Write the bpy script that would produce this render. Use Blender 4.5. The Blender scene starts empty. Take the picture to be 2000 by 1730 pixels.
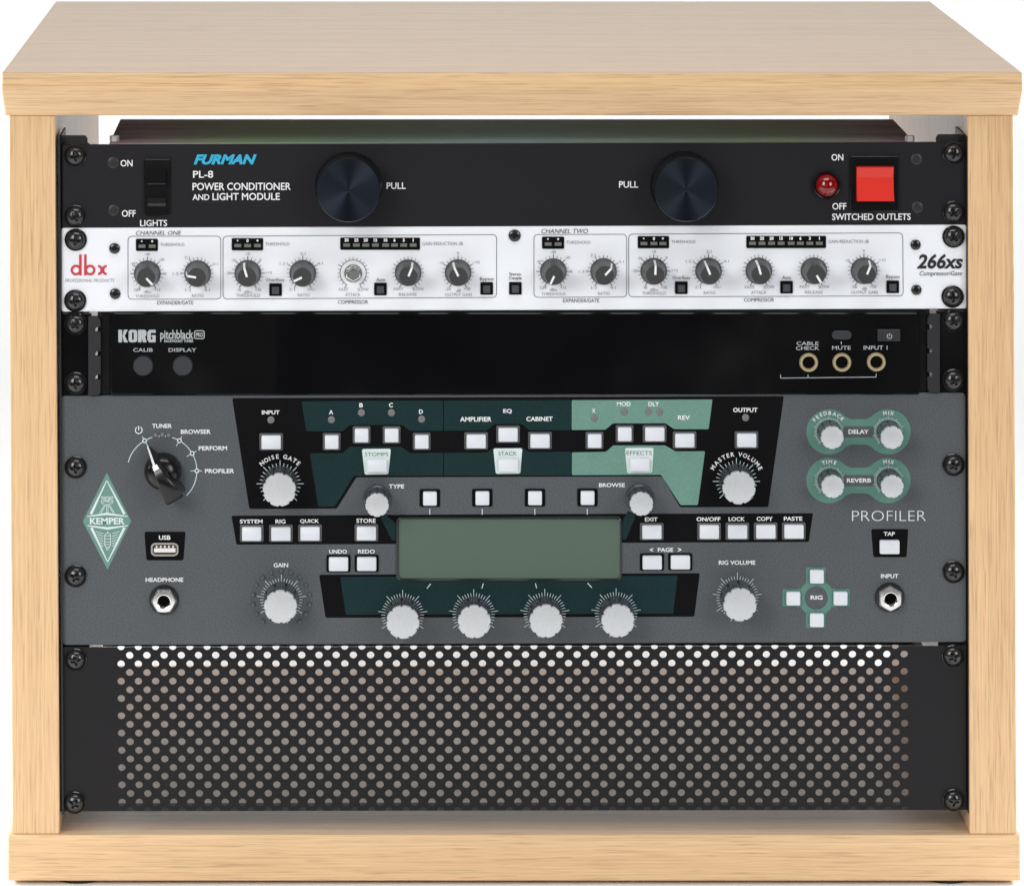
import bpy, bmesh, math, random
from mathutils import Vector
random.seed(7)
R = math.radians
scene = bpy.context.scene

# ------------------------------------------------------------------ scale and camera
# front panels lie on the plane y = 0 (panel width 482.6 mm = 1769 layout units); d = metres in front of that plane
S = 0.0002728            # metres per layout unit
D = 2.45                 # camera distance to the front panels
VX, VY, FL = 737.0, -830.0, 1721.5
def W(px, py, d=0.0):                 # point on the rack front, d metres out of it
    return Vector(((px-1000)*S, -d, (FL-py)*S))
def K(px, py, d):                     # same, for measurements taken on a nearer or farther plane
    k = (D-d)/D
    return W(VX+(px-VX)*k, VY+(py-VY)*k, d)

cam = bpy.data.cameras.new('camera')
co = bpy.data.objects.new('camera', cam); scene.collection.objects.link(co)
co.location = W(VX, VY, D); co.rotation_euler = (R(90), 0, 0)
cam.sensor_width = 36; cam.lens = 36*(D/S)/2000
cam.shift_x = (1000-VX)/2000; cam.shift_y = -(865-VY)/2000
cam.clip_start = 0.05; cam.clip_end = 100
scene.camera = co

world = bpy.data.worlds.new('World'); scene.world = world; world.use_nodes = True
bg = world.node_tree.nodes['Background']; bg.inputs[0].default_value = (0.9, 0.95, 1, 1); bg.inputs[1].default_value = 0.03

def area(name, loc, target, sx, sy, power, col=(1, 1, 1)):
    l = bpy.data.lights.new(name, 'AREA'); l.shape = 'RECTANGLE'; l.size = sx; l.size_y = sy; l.energy = power; l.color = col
    o = bpy.data.objects.new(name, l); scene.collection.objects.link(o); o.location = loc
    o.rotation_euler = (Vector(target)-Vector(loc)).to_track_quat('-Z', 'Y').to_euler()
    return o
area('softbox_key', (-1.20, -1.80, 1.20), (0, 0, .2), .9, 1.1, 24, (1, .985, .96))
area('softbox_fill', (1.35, -1.75, .95), (0, 0, .2), .8, 1.0, 15.5, (.97, .985, 1))
area('softbox_top', (0, -.55, 1.75), (0, .0, .3), 1.2, .6, 9, (.98, .99, 1))
area('front_floor_fill', (-.30, -.55, .42), (-.24, -.42, 0), 1.0, .25, .7, (1, .985, .96))  # added fill, no known source: brightens the floor before the base
area('backdrop_fill', (0, .6, 1.35), (0, 2.2, .95), 2.6, .7, 27, (1, 1, 1))  # added light out of view, turns the backdrop white without reaching the cabinet directly
for sx in (-1, 1): area('side_floor_fill', (sx*.80, .19, .40), (sx*.30, .19, 0), .38, .16, 6, (1, 1, 1))  # invented pair, kept low and behind the front to whiten the side floor

vs = scene.view_settings
vs.view_transform = 'Standard'; vs.look = 'None'; vs.exposure = 0; vs.gamma = 1
try: vs.use_curve_mapping = False
except Exception: pass

# ------------------------------------------------------------------ materials
def nmat(name):
    m = bpy.data.materials.new(name); m.use_nodes = True
    return m, m.node_tree.nodes, m.node_tree.links, m.node_tree.nodes['Principled BSDF']
def grain_nodes(n, l, scale, amount, detail=2.0):
    tc = n.new('ShaderNodeTexCoord'); no = n.new('ShaderNodeTexNoise'); no.inputs['Scale'].default_value = scale; no.inputs['Detail'].default_value = detail
    l.new(tc.outputs['Object'], no.inputs['Vector'])
    mr = n.new('ShaderNodeMapRange'); mr.inputs[1].default_value = .25; mr.inputs[2].default_value = .75
    mr.inputs[3].default_value = 1-amount; mr.inputs[4].default_value = 1+amount
    l.new(no.outputs['Fac'], mr.inputs[0]); return mr, no
def mat(name, col, rough=.5, metal=0., spec=.5, grain=0., gscale=2500., bump=0., coat=0.):
    m, n, l, b = nmat(name)
    b.inputs['Base Color'].default_value = (*col, 1); b.inputs['Roughness'].default_value = rough
    b.inputs['Metallic'].default_value = metal; b.inputs['Specular IOR Level'].default_value = spec
    if coat: b.inputs['Coat Weight'].default_value = coat; b.inputs['Coat Roughness'].default_value = .05
    if grain or bump:
        mr, no = grain_nodes(n, l, gscale, grain)
        if grain:
            mx = n.new('ShaderNodeVectorMath'); mx.operation = 'SCALE'; mx.inputs[0].default_value = col
            l.new(mr.outputs[0], mx.inputs['Scale']); l.new(mx.outputs[0], b.inputs['Base Color'])
        if bump:
            bp = n.new('ShaderNodeBump'); bp.inputs['Strength'].default_value = bump; bp.inputs['Distance'].default_value = .0003
            l.new(no.outputs['Fac'], bp.inputs['Height']); l.new(bp.outputs['Normal'], b.inputs['Normal'])
    return m
def wood(name, axis, c0=(.575, .352, .188), c1=(.835, .572, .315)):
    m, n, l, b = nmat(name)
    tc = n.new('ShaderNodeTexCoord')
    def nz(al, ac, det, dist=0., off=0):
        mp = n.new('ShaderNodeMapping'); mp.inputs['Scale'].default_value = (al, ac, ac) if axis == 'x' else (ac, ac, al)
        mp.inputs['Location'].default_value = (off, off*.7, off*.3)
        no = n.new('ShaderNodeTexNoise'); no.inputs['Scale'].default_value = 1; no.inputs['Detail'].default_value = det; no.inputs['Distortion'].default_value = dist
        no.inputs['Roughness'].default_value = .6
        l.new(tc.outputs['Object'], mp.inputs['Vector']); l.new(mp.outputs[0], no.inputs['Vector']); return no
    def math_(op, a, bb):
        q = n.new('ShaderNodeMath'); q.operation = op
        for i, v in enumerate((a, bb)):
            if isinstance(v, (int, float)): q.inputs[i].default_value = v
            else: l.new(v, q.inputs[i])
        return q.outputs[0]
    broad = nz(2.2, 110, 2, .2, 3.1); mid = nz(15, 1050, 2, .1, 1.7); fine = nz(50, 1700, 1, 0, 8.3); pore = nz(40, 1300, 1, .1, 5.5)
    f = math_('ADD', math_('MULTIPLY', broad.outputs['Fac'], .22), math_('ADD', math_('MULTIPLY', mid.outputs['Fac'], .50), math_('MULTIPLY', fine.outputs['Fac'], .28)))
    pr = n.new('ShaderNodeMapRange'); pr.inputs[1].default_value = .57; pr.inputs[2].default_value = .70; pr.inputs[3].default_value = 0; pr.inputs[4].default_value = .15
    l.new(pore.outputs['Fac'], pr.inputs[0])
    f = math_('SUBTRACT', f, pr.outputs[0])
    cr = n.new('ShaderNodeValToRGB'); l.new(f, cr.inputs[0])
    e = cr.color_ramp.elements
    e[0].position = .32; e[0].color = (*c0, 1); e[1].position = .64; e[1].color = (*c1, 1)
    k = e.new(.47); k.color = (c0[0]*.38+c1[0]*.62, c0[1]*.40+c1[1]*.60, c0[2]*.42+c1[2]*.58, 1)
    l.new(cr.outputs[0], b.inputs['Base Color'])
    b.inputs['Roughness'].default_value = .34; b.inputs['Specular IOR Level'].default_value = .60
    bp = n.new('ShaderNodeBump'); bp.inputs['Strength'].default_value = .25; bp.inputs['Distance'].default_value = .0003
    l.new(f, bp.inputs['Height']); l.new(bp.outputs['Normal'], b.inputs['Normal'])
    return m
def plating():
    m, n, l, b = nmat('passivated_steel')
    tc = n.new('ShaderNodeTexCoord'); mp = n.new('ShaderNodeMapping'); mp.inputs['Scale'].default_value = (9, 60, 60)
    no = n.new('ShaderNodeTexNoise'); no.inputs['Scale'].default_value = 1; no.inputs['Detail'].default_value = 3
    sp = n.new('ShaderNodeSeparateXYZ'); l.new(tc.outputs['Object'], mp.inputs[0]); l.new(mp.outputs[0], no.inputs['Vector']); l.new(tc.outputs['Object'], sp.inputs[0])
    a = n.new('ShaderNodeMath'); a.operation = 'ABSOLUTE'; l.new(sp.outputs[0], a.inputs[0])
    q = n.new('ShaderNodeMath'); q.operation = 'MULTIPLY_ADD'; q.inputs[1].default_value = 4.2; l.new(a.outputs[0], q.inputs[0])
    z = n.new('ShaderNodeMath'); z.operation = 'MULTIPLY_ADD'; z.inputs[1].default_value = .5; z.inputs[2].default_value = -.25; l.new(no.outputs['Fac'], z.inputs[0]); l.new(z.outputs[0], q.inputs[2])
    cr = n.new('ShaderNodeValToRGB'); l.new(q.outputs[0], cr.inputs[0]); e = cr.color_ramp.elements
    e[0].position = 0; e[0].color = (.34, .52, .58, 1); e[1].position = 1; e[1].color = (.06, .065, .06, 1)
    for p, c in ((.35, (.30, .47, .36)), (.62, (.30, .44, .29)), (.78, (.32, .31, .32)), (.87, (.30, .20, .29))):
        k = e.new(p); k.color = (*c, 1)
    l.new(cr.outputs[0], b.inputs['Base Color']); b.inputs['Metallic'].default_value = .2; b.inputs['Roughness'].default_value = .55
    return m

M = {}
M['wood_h'] = wood('beech_laminate_lengthwise', 'x'); M['wood_v'] = wood('beech_laminate_upright', 'z')
M['rail'] = mat('black_steel', (.012, .012, .013), .42)
M['rubber'] = mat('black_rubber', (.012, .012, .012), .7)
M['anod'] = mat('black_anodised_aluminium', (.0078, .0068, .0098), .42, spec=.36, grain=.45, gscale=1300)
M['plating'] = plating()
M['steel'] = mat('bright_steel', (.70, .70, .70), .3, .4)
M['white_ink'] = mat('white_ink', (.82, .83, .84), .55)
M['tuner_ink'] = mat('grey_ink_pale', (.43, .46, .475), .55)
M['pale_ink'] = mat('pale_ink', (.66, .76, .77), .55)
M['cyan_ink'] = mat('cyan_ink', (.03, .42, .67), .5)
M['grey_ink'] = mat('grey_ink', (.28, .28, .30), .6)
M['dark_ink'] = mat('dark_ink', (.06, .06, .065), .6)
M['black_ink'] = mat('black_ink', (.012, .012, .014), .5)
M['red_ink'] = mat('red_ink', (.58, .035, .055), .5)
M['silver'] = mat('silver_painted_aluminium', (.85, .87, .915), .45, grain=.03, gscale=1600)
M['black_plastic'] = mat('black_plastic', (.004, .004, .0045), .25)
M['gloss_black'] = mat('gloss_black_plastic', (.004, .004, .0045), .10, spec=.45)
M['window_black'] = mat('black_window', (.0028, .0028, .0034), .08, spec=.45)
m, n, l, b = nmat('dark_anodised_knob'); b.inputs['Base Color'].default_value = (.023, .030, .045, 1); b.inputs['Metallic'].default_value = .85; b.inputs['Roughness'].default_value = .36
b.inputs['Anisotropic'].default_value = .85; tn = n.new('ShaderNodeTangent'); tn.direction_type = 'RADIAL'; tn.axis = 'Y'; l.new(tn.outputs[0], b.inputs['Tangent'])
M['navy_metal'] = m
M['red_plastic'] = mat('red_plastic', (.70, .028, .016), .3)
M['knob_plastic'] = mat('charcoal_knob_plastic', (.045, .045, .047), .38)
M['grey_rubber'] = mat('dark_grey_rubber', (.05, .052, .058), .6)
M['led_off'] = mat('unlit_led', (.17, .17, .15), .35)
M['meter_black'] = mat('meter_window', (.006, .006, .007), .18)
M['screw'] = mat('black_oxide_screw', (.020, .020, .021), .2, .2, spec=.8)
M['screw_grey'] = mat('dark_grey_screw', (.022, .021, .020), .4)
M['tuner_btn'] = mat('grey_button', (.024, .027, .033), .5)
M['gold'] = mat('gold_ring', (.60, .50, .29), .35, .45)
M['hole'] = mat('dark_socket', (.003, .003, .003), .8, spec=.05)
M['powder'] = mat('grey_powder_coat', (.079, .087, .095), .5, spec=.4, grain=.42, gscale=1500)
M['panel_black'] = mat('black_print', (.0042, .0040, .0048), .55, spec=.07, grain=.3, gscale=1300)
M['teal'] = mat('dark_teal_print', (.0085, .0275, .030), .55, spec=.12, grain=.3, gscale=1600)
M['sage'] = mat('sage_green_print', (.135, .275, .225), .55, spec=.4, grain=.16, gscale=1600)
M['sage_deep'] = mat('green_print', (.095, .225, .18), .55, spec=.4, grain=.14, gscale=1600)
M['tag'] = mat('pale_print', (.66, .76, .74), .55)
M['key'] = mat('white_key_plastic', (.70, .725, .78), .35)
M['bezel_grey'] = mat('grey_bezel', (.10, .10, .105), .45)
M['cap'] = mat('brushed_silver_cap', (.60, .615, .635), .36, .3, grain=.05, gscale=900)
M['knob_dark'] = mat('smoky_knob_body', (.055, .062, .072), .25, .1)
M['lcd'] = mat('lcd_glass', (.092, .132, .103), .28, spec=.3, grain=.08, gscale=1500)
M['lens'] = mat('frosted_lens', (.17, .165, .165), .3)
M['chrome'] = mat('chrome', (.86, .85, .83), .17, .82)
M['usb_tongue'] = mat('usb_tongue', (.80, .78, .76), .4)
M['vent'] = mat('black_powder_coat', (.0085, .0075, .0092), .48, spec=.28, grain=.35, gscale=1300, bump=.06)
M['backdrop'] = mat('white_paper', (.93, .93, .93), .9, spec=.1)
for q in ('gloss_black', 'window_black'):
    nt = M[q].node_tree; mr, no = grain_nodes(nt.nodes, nt.links, 14, 0, 4)
    mr.inputs[3].default_value = .05; mr.inputs[4].default_value = .26; nt.links.new(mr.outputs[0], nt.nodes['Principled BSDF'].inputs['Roughness'])
m, n, l, b = nmat('red_lens'); b.inputs['Base Color'].default_value = (.20, .002, .004, 1); b.inputs['Roughness'].default_value = .08; b.inputs['Coat Weight'].default_value = .5
M['red_lens'] = m

# ------------------------------------------------------------------ mesh helpers
ORG = {}
C = scene.collection.objects
def thing(name, loc, label, cat):
    o = bpy.data.objects.new(name, None); C.link(o); o.location = loc; o.empty_display_size = .02
    o['label'] = label; o['category'] = cat; ORG[o.name] = Vector(loc); return o
class MB:
    def __init__(s): s.v = []; s.f = []; s.sm = []
    def face(s, pts, smooth=False):
        i = len(s.v); s.v += [Vector(p) for p in pts]; s.f.append(list(range(i, i+len(pts)))); s.sm.append(smooth)
    def grid(s, rows, smooth=True, wrap=True):
        i0 = len(s.v); n = len(rows[0])
        for r in rows: s.v += [Vector(p) for p in r]
        for a in range(len(rows)-1):
            for b_ in range(n if wrap else n-1):
                c_ = (b_+1) % n
                s.f.append([i0+a*n+b_, i0+a*n+c_, i0+(a+1)*n+c_, i0+(a+1)*n+b_]); s.sm.append(smooth)
    def prism(s, front, back, cap_back=False):
        s.face(front); n = len(front)
        for i in range(n): s.face([front[i], back[i], back[(i+1) % n], front[(i+1) % n]])
        if cap_back: s.face(back[::-1])
    def build(s, name, material, parent=None, origin=None, ang=38, bevel=0., weld=True):
        me = bpy.data.meshes.new(name)
        og = Vector(origin) if origin is not None else (ORG[parent.name] if parent else Vector((0, 0, 0)))
        me.from_pydata([tuple(p-og) for p in s.v], [], s.f)
        bm = bmesh.new(); bm.from_mesh(me)
        for f, q in zip(bm.faces, s.sm): f.smooth = q
        if weld: bmesh.ops.remove_doubles(bm, verts=bm.verts, dist=2e-7)
        bmesh.ops.recalc_face_normals(bm, faces=bm.faces)
        bm.to_mesh(me); bm.free()
        if any(s.sm): me.set_sharp_from_angle(angle=R(ang))
        me.materials.append(material if not isinstance(material, str) else M[material])
        o = bpy.data.objects.new(name, me); C.link(o)
        if parent: o.parent = parent; o.location = og-ORG[parent.name]
        else: o.location = og
        ORG[o.name] = og
        if bevel:
            md = o.modifiers.new('bevel', 'BEVEL'); md.width = bevel; md.segments = 3; md.limit_method = 'ANGLE'; md.angle_limit = R(30)
            for p in me.polygons: p.use_smooth = True
            me.set_sharp_from_angle(angle=R(40))
        return o
def flat_normals_out(o):      # printed sheets face the viewer (-Y)
    me = o.data
    bm = bmesh.new(); bm.from_mesh(me)
    for f in bm.faces:
        f.normal_update()
        if f.normal.y > 0: f.normal_flip()
    bm.to_mesh(me); bm.free(); return o
def copy_part(o, loc_world, parent, rot=0.):
    c = o.copy(); C.link(c); c.parent = parent; c.location = Vector(loc_world)-ORG[parent.name]; c.rotation_euler = (0, rot, 0)
    ORG[c.name] = Vector(loc_world)
    for ch in list(o.children):
        k = ch.copy(); C.link(k); k.parent = c; ORG[k.name] = ORG[c.name]
    return c
# ---- outlines in layout units
def rrect(x0, y0, x1, y1, r=0, n=5):
    if r <= 0: return [(x0, y0), (x1, y0), (x1, y1), (x0, y1)]
    out = []
    for cx, cy, a0 in ((x1-r, y0+r, -90), (x1-r, y1-r, 0), (x0+r, y1-r, 90), (x0+r, y0+r, 180)):
        for i in range(n+1):
            a = R(a0+90*i/n); out.append((cx+r*math.cos(a), cy+r*math.sin(a)))
    return out
def rpoly(pts, r, n=4):            # round the corners of any outline
    out = []; N = len(pts)
    for i in range(N):
        p = Vector(pts[i]); a = Vector(pts[i-1])-p; c = Vector(pts[(i+1) % N])-p
        rr = min(r, a.length*.45, c.length*.45); p0 = p+a.normalized()*rr; p1 = p+c.normalized()*rr
        for k in range(n+1):
            t = k/n; q = p0*(1-t)**2+p*2*t*(1-t)+p1*t*t; out.append((q.x, q.y))
    return out
def circ(cx, cy, r, n=40, a0=0): return [(cx+r*math.sin(R(a0)+2*math.pi*i/n), cy-r*math.cos(R(a0)+2*math.pi*i/n)) for i in range(n)]
def inset(pts, d):
    N = len(pts); ar = sum(pts[i-1][0]*pts[i][1]-pts[i][0]*pts[i-1][1] for i in range(N)); sg = 1 if ar > 0 else -1; out = []
    for i in range(N):
        p = Vector(pts[i]); a = (p-Vector(pts[i-1])); c = (Vector(pts[(i+1) % N])-p)
        if a.length < 1e-9 or c.length < 1e-9: out.append(pts[i]); continue
        a.normalize(); c.normalize(); n1 = Vector((-a.y, a.x))*sg; n2 = Vector((-c.y, c.x))*sg; m_ = n1+n2
        if m_.length < 1e-6: m_ = n1
        k = m_.dot(n1); q = p+m_*(d/max(k, .35)); out.append((q.x, q.y))
    return out
def slab(mb, pts, d1, d0, ch=0., back=False):   # plate with outline pts, front at d1, back at d0, chamfer ch (layout units)
    if ch:
        f = [W(x, y, d1) for x, y in inset(pts, ch)]; g = [W(x, y, d1-ch*S*.8) for x, y in pts]
        mb.face(f); n = len(f)
        for i in range(n): mb.face([f[i], g[i], g[(i+1) % n], f[(i+1) % n]], True)
        mb.prism_sides(g, [W(x, y, d0) for x, y in pts])
    else: mb.prism([W(x, y, d1) for x, y in pts], [W(x, y, d0) for x, y in pts], back)
def prism_sides(s, a, b_):
    n = len(a)
    for i in range(n): s.face([a[i], b_[i], b_[(i+1) % n], a[(i+1) % n]])
MB.prism_sides = prism_sides
def sheet(mb, pts, d): mb.face([W(x, y, d) for x, y in pts])
def line(mb, x0, y0, x1, y1, w, d, w2=None):
    a = Vector((x0, y0)); b_ = Vector((x1, y1)); t = (b_-a).normalized(); nn = Vector((-t.y, t.x)); w2 = w if w2 is None else w2
    sheet(mb, [a+nn*w/2, b_+nn*w2/2, b_-nn*w2/2, a-nn*w/2], d)
def ring(mb, cx, cy, r, w, d, a0=0, a1=360, n=48):
    n = max(3, int(n*abs(a1-a0)/360)+1)
    for i in range(n):
        t0, t1 = R(a0+(a1-a0)*i/n), R(a0+(a1-a0)*(i+1)/n)
        q = lambda t, rr: (cx+rr*math.sin(t), cy-rr*math.cos(t))
        sheet(mb, [q(t0, r+w/2), q(t1, r+w/2), q(t1, r-w/2), q(t0, r-w/2)], d)
def outline(mb, pts, w, d):
    i_ = inset(pts, w/2); o_ = inset(pts, -w/2); n = len(pts)
    for k in range(n): sheet(mb, [o_[k], o_[(k+1) % n], i_[(k+1) % n], i_[k]], d)
def lathe(mb, cx, cy, prof, n=40, rf=None, cap=True):   # prof: (radius in layout units, metres out)
    rows = []
    for r, d in prof:
        rows.append([W(cx+r*(rf(i/n) if rf else 1)*math.sin(2*math.pi*i/n), cy-r*(rf(i/n) if rf else 1)*math.cos(2*math.pi*i/n), d) for i in range(n)])
    mb.grid(rows)
    if cap and prof[-1][0] > 0: mb.face(rows[-1])
# ---- lettering
TX = {}; RAW = {}
def glyphs(s, bold, shear):
    k = (s, bold, shear)
    if k not in TX:
        cu = bpy.data.curves.new('t', 'FONT'); cu.body = s; cu.size = 1; cu.offset = bold; cu.shear = shear; cu.resolution_u = 3
        o = bpy.data.objects.new('t', cu); C.link(o); bpy.context.view_layer.update()
        dg = bpy.context.evaluated_depsgraph_get(); me = bpy.data.meshes.new_from_object(o.evaluated_get(dg))
        vv = [(v.co.x, v.co.y) for v in me.vertices]; ff = [list(p.vertices) for p in me.polygons]
        bpy.data.objects.remove(o); bpy.data.curves.remove(cu); bpy.data.meshes.remove(me)
        xs = [p[0] for p in vv]; ys = [p[1] for p in vv]; x0, x1, y0, y1 = min(xs), max(xs), min(ys), max(ys)
        TX[k] = ([((x-x0)/(x1-x0), (y-y0)/(y1-y0)) for x, y in vv], ff, (x1-x0)/(y1-y0)); RAW[k] = (x1-x0, y1-y0)
    return TX[k]
def text(mb, s, x0, x1, y0, y1, d=.0003, bold=.012, shear=0., tilt=-.0022):   # ink box in layout units
    vv, ff, _ = glyphs(s, bold, shear); i0 = len(mb.v)
    cx = (x0+x1)/2
    for u, v in vv:
        x = x0+u*(x1-x0); y = y1-v*(y1-y0)+(x-cx)*tilt; mb.v.append(W(x, y, d))
    for f in ff: mb.f.append([i0+i for i in f]); mb.sm.append(False)
def textc(mb, s, cx, y0, y1, wfac=1., **k):
    _, _, asp = glyphs(s, k.get('bold', .012), k.get('shear', 0.)); w = asp*(y1-y0)*wfac; text(mb, s, cx-w/2, cx+w/2, y0, y1, **k)
def arctext(mb, s, cx, cy, r, a0, a1, h, d=.0003, bold=.02):
    wid = {'I': .42, ' ': .55, 'M': 1.25, 'W': 1.4, 'L': .85, 'E': .88, 'F': .85, 'T': .92, 'B': .95, 'S': .92}
    ws = [wid.get(c, 1.) for c in s]; tot = sum(ws); acc = 0
    per = R(a1-a0)*r/tot
    for c, w in zip(s, ws):
        t = R(a0+(a1-a0)*(acc+w/2)/tot); acc += w
        if c == ' ': continue
        vv, ff, asp = glyphs(c, bold, 0.); cw = min(asp*h, per*w*.86) if c != 'I' else h*.22; i0 = len(mb.v)
        for u, v in vv:
            lx = (u-.5)*cw; ly = r-h/2+v*h
            mb.v.append(W(cx+lx*math.cos(t)+ly*math.sin(t), cy+lx*math.sin(t)-ly*math.cos(t), d))
        for f in ff: mb.f.append([i0+i for i in f]); mb.sm.append(False)
def ticks(mb, cx, cy, ri, ro, rl, lo, hi, step, longs, w, d, wl=None):
    k = 0; a = lo
    while a <= hi+.01:
        t = R(a); r1 = rl if k % longs == 0 else ro
        line(mb, cx+ri*math.sin(t), cy-ri*math.cos(t), cx+r1*math.sin(t), cy-r1*math.cos(t), (wl or w) if k % longs == 0 else w, d); a += step; k += 1
def prt(mb, name, m_, parent): return flat_normals_out(mb.build(name, m_, parent, weld=False))
def box(mb, x0, x1, y0, y1, z0, z1):
    p = [Vector((x, y, z)) for z in (z0, z1) for y in (y0, y1) for x in (x0, x1)]
    for f in ((0, 1, 3, 2), (4, 5, 7, 6), (0, 1, 5, 4), (2, 3, 7, 6), (0, 2, 6, 4), (1, 3, 7, 5)): mb.face([p[i] for i in f])

# ------------------------------------------------------------------ setting: white studio sweep
mb = MB(); prof = [(-.85, 0), (1.5, 0)]
for i in range(1, 13):
    a = R(90*i/12); prof.append((1.5+.7*math.sin(a), .7-.7*math.cos(a)))
prof.append((2.2, 2.4))
mb.grid([[Vector((-3, y, z)), Vector((3, y, z))] for y, z in prof], True, False)
o = mb.build('backdrop', 'backdrop', ang=80); o['kind'] = 'structure'

# ------------------------------------------------------------------ the cabinet
cab = thing('rack_cabinet', (0, .18, 0), 'light beech wood rack cabinet with overhanging top holding five rack units', 'rack cabinet')
DT, DL, DS, DB, YB = .0165, .0068, .005, .006, .373
a_ = K(3, 142.5, DT); b_ = K(1998, 142.5, DT); e_ = K(1000, 174.5, DT); g0 = K(10, 226, DL); g1 = K(1989, 226, DL)
ybk = .3905; zt, zm, zb = a_.z, e_.z, g0.z
rows = []
for z, xl, xr, yf, yb in ((zb, g0.x, g1.x, -DL, ybk-.003), (zm, a_.x, b_.x, -DT, ybk), (zt, a_.x, b_.x, -DT, ybk)):
    rows.append([Vector((xl, yf, z)), Vector((xr, yf, z)), Vector((xr, yb, z)), Vector((xl, yb, z))])
mb = MB(); mb.grid(rows, False); mb.face(rows[0]); mb.face(rows[2]); mb.build('top_board', 'wood_h', cab, bevel=.0009)
# base
p0 = K(15.6, 1629.5, DB); p1 = K(1993, 1629.5, DB); p2 = K(1000, 1720, DB)
mb = MB(); box(mb, p0.x, p1.x, -DB, YB, p2.z, p0.z); mb.build('base_board', 'wood_h', cab, bevel=.0011)
zbase = p0.z
for xo, xi in (((17, 24), (107.5, 116.5)), ((1980, 1986), (1890.5, 1893.8))):
    q = [K(xo[0], 226, DS).x, K(xi[0], 226, DS).x, K(xi[1], 1628, DS).x, K(xo[1], 1628, DS).x]
    f = [Vector((q[0], -DS, zb)), Vector((q[1], -DS, zb)), Vector((q[2], -DS, zbase)), Vector((q[3], -DS, zbase))]
    mb = MB(); mb.prism(f, [v+Vector((0, YB+DS, 0)) for v in f], True); mb.build('side_panel', 'wood_v', cab, bevel=.0008)
for cx in (155, 1849):
    for y in (.0085, .345):
        mb = MB(); c0 = K(cx, 1720, -.0085)
        prof = [(.0125, p2.z), (.0125, .0008), (.0119, 0)]
        mb.grid([[Vector((c0.x+r*math.cos(2*math.pi*i/32), y+r*math.sin(2*math.pi*i/32), z)) for i in range(32)] for r, z in prof]); mb.build('foot', 'rubber', cab)
# rails: steel angles screwed to the inner sides
for s_ in (0, 1):
    if s_ == 0: wall = [(114.6, 268), (121.5, 1588)]; lip = (170, 174)
    else: wall = [(1887.6, 266), (1890.8, 1585)]; lip = (1830, 1834)
    sg = 1 if s_ == 0 else -1
    mb = MB()
    xt, yt = wall[0]; xb, yb_ = wall[1]
    f = [W(xt, yt, .0025), W(xt+sg*3.2, yt, .0025), W(xb+sg*3.2, yb_, .0025), W(xb, yb_, .0025)]
    if s_ == 1: f = [W(xt, yt, .0028), W(xt-.9, yt, .0028), W(xb-.9, yb_, .0028), W(xb, yb_, .0028)]
    g = [W(xt, yt-1, -.040), W(xt+sg*4, yt-1, -.040), W(xb+sg*4, yb_, -.040), W(xb, yb_, -.040)]
    mb.prism(f, g, True)
    hpts = rpoly([(xt, yt-1), (lip[0]-4*sg, yt-1), (lip[0], yt+5), (lip[0], yt+14), (lip[1], yt+14), (lip[1], yb_-2), (xb, yb_-2)], 2)
    slab(mb, hpts, -.0035, -.0055, back=True)
    mb.build('rack_rail', 'rail', cab)

# ------------------------------------------------------------------ the rack screw, one mesh shared by all
def screw_mesh():
    mb = MB(); lathe(mb, 0, 0, [(21.8, .0001), (21.8, .0009), (20.2, .0013), (18.0, .0008)], 40, cap=False)
    wa = mb.build('t_w', 'screw', None, origin=W(0, 0, 0))
    mb = MB(); n = 64; rows = []
    for k in range(23):
        r = 18.2*(1-k/22.0)
        row = []
        for i in range(n):
            t = 2*math.pi*i/n; rr = max(r, .25); x, y = rr*math.sin(t), rr*math.cos(t)
            h = .0010+.0034*math.sqrt(max(0, 1-(rr/18.4)**2))
            u, v = (x+y)*.7071, (x-y)*.7071
            dc = min(abs(u), abs(v)); wd = 1.9*(1-max(0, rr-2)/14.)
            if rr < 9.5 and dc < wd+.9: h -= .0017*min(1, (wd+.9-dc)/.9)*min(1, (9.5-rr)/1.5)
            row.append(W(x, y, h))
        rows.append(row)
    mb.grid(rows); hd = mb.build('t_h', 'screw', None, origin=W(0, 0, 0), ang=50)
    a, b2 = hd.data, wa.data
    bpy.data.objects.remove(hd); bpy.data.objects.remove(wa)
    return a, b2
HEAD, WASH = screw_mesh()
def screw(parent, px, py, rot=None):
    h = bpy.data.objects.new('rack_screw', HEAD); C.link(h); h.parent = parent; w_ = W(px, py, 0); h.location = w_-ORG[parent.name]
    h.rotation_euler = (0, R(random.uniform(0, 90)) if rot is None else R(rot), 0); ORG[h.name] = w_
    q = bpy.data.objects.new('washer', WASH); C.link(q); q.parent = h; ORG[q.name] = w_
def small_screw(parent, px, py, r, m_='screw', sunk=False):
    mb = MB()
    pr = [(r, .0001), (r, .0007), (r*.8, .0012), (r*.45, .0013), (r*.38, .0006), (.2, .0006)] if not sunk else [(r, .0001), (r*.9, .0003), (r*.45, .00025), (r*.4, .00005), (.2, .00005)]
    lathe(mb, px, py, pr, 28); return mb.build('small_screw', m_, parent, origin=W(px, py, 0))
def panel(parent, corners, m_, r=3, th=.003, ch=1.2):
    mb = MB(); slab(mb, rpoly(corners, r), 0, -th, ch, True); return mb.build('front_panel', m_, parent)
def chassis(parent, x0, x1, y0, y1, depth, m_):
    a = W(x0, y0); b2 = W(x1, y1); mb = MB(); box(mb, a.x, b2.x, .0032, depth, b2.z, a.z); return mb.build('chassis', m_, parent)

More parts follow.
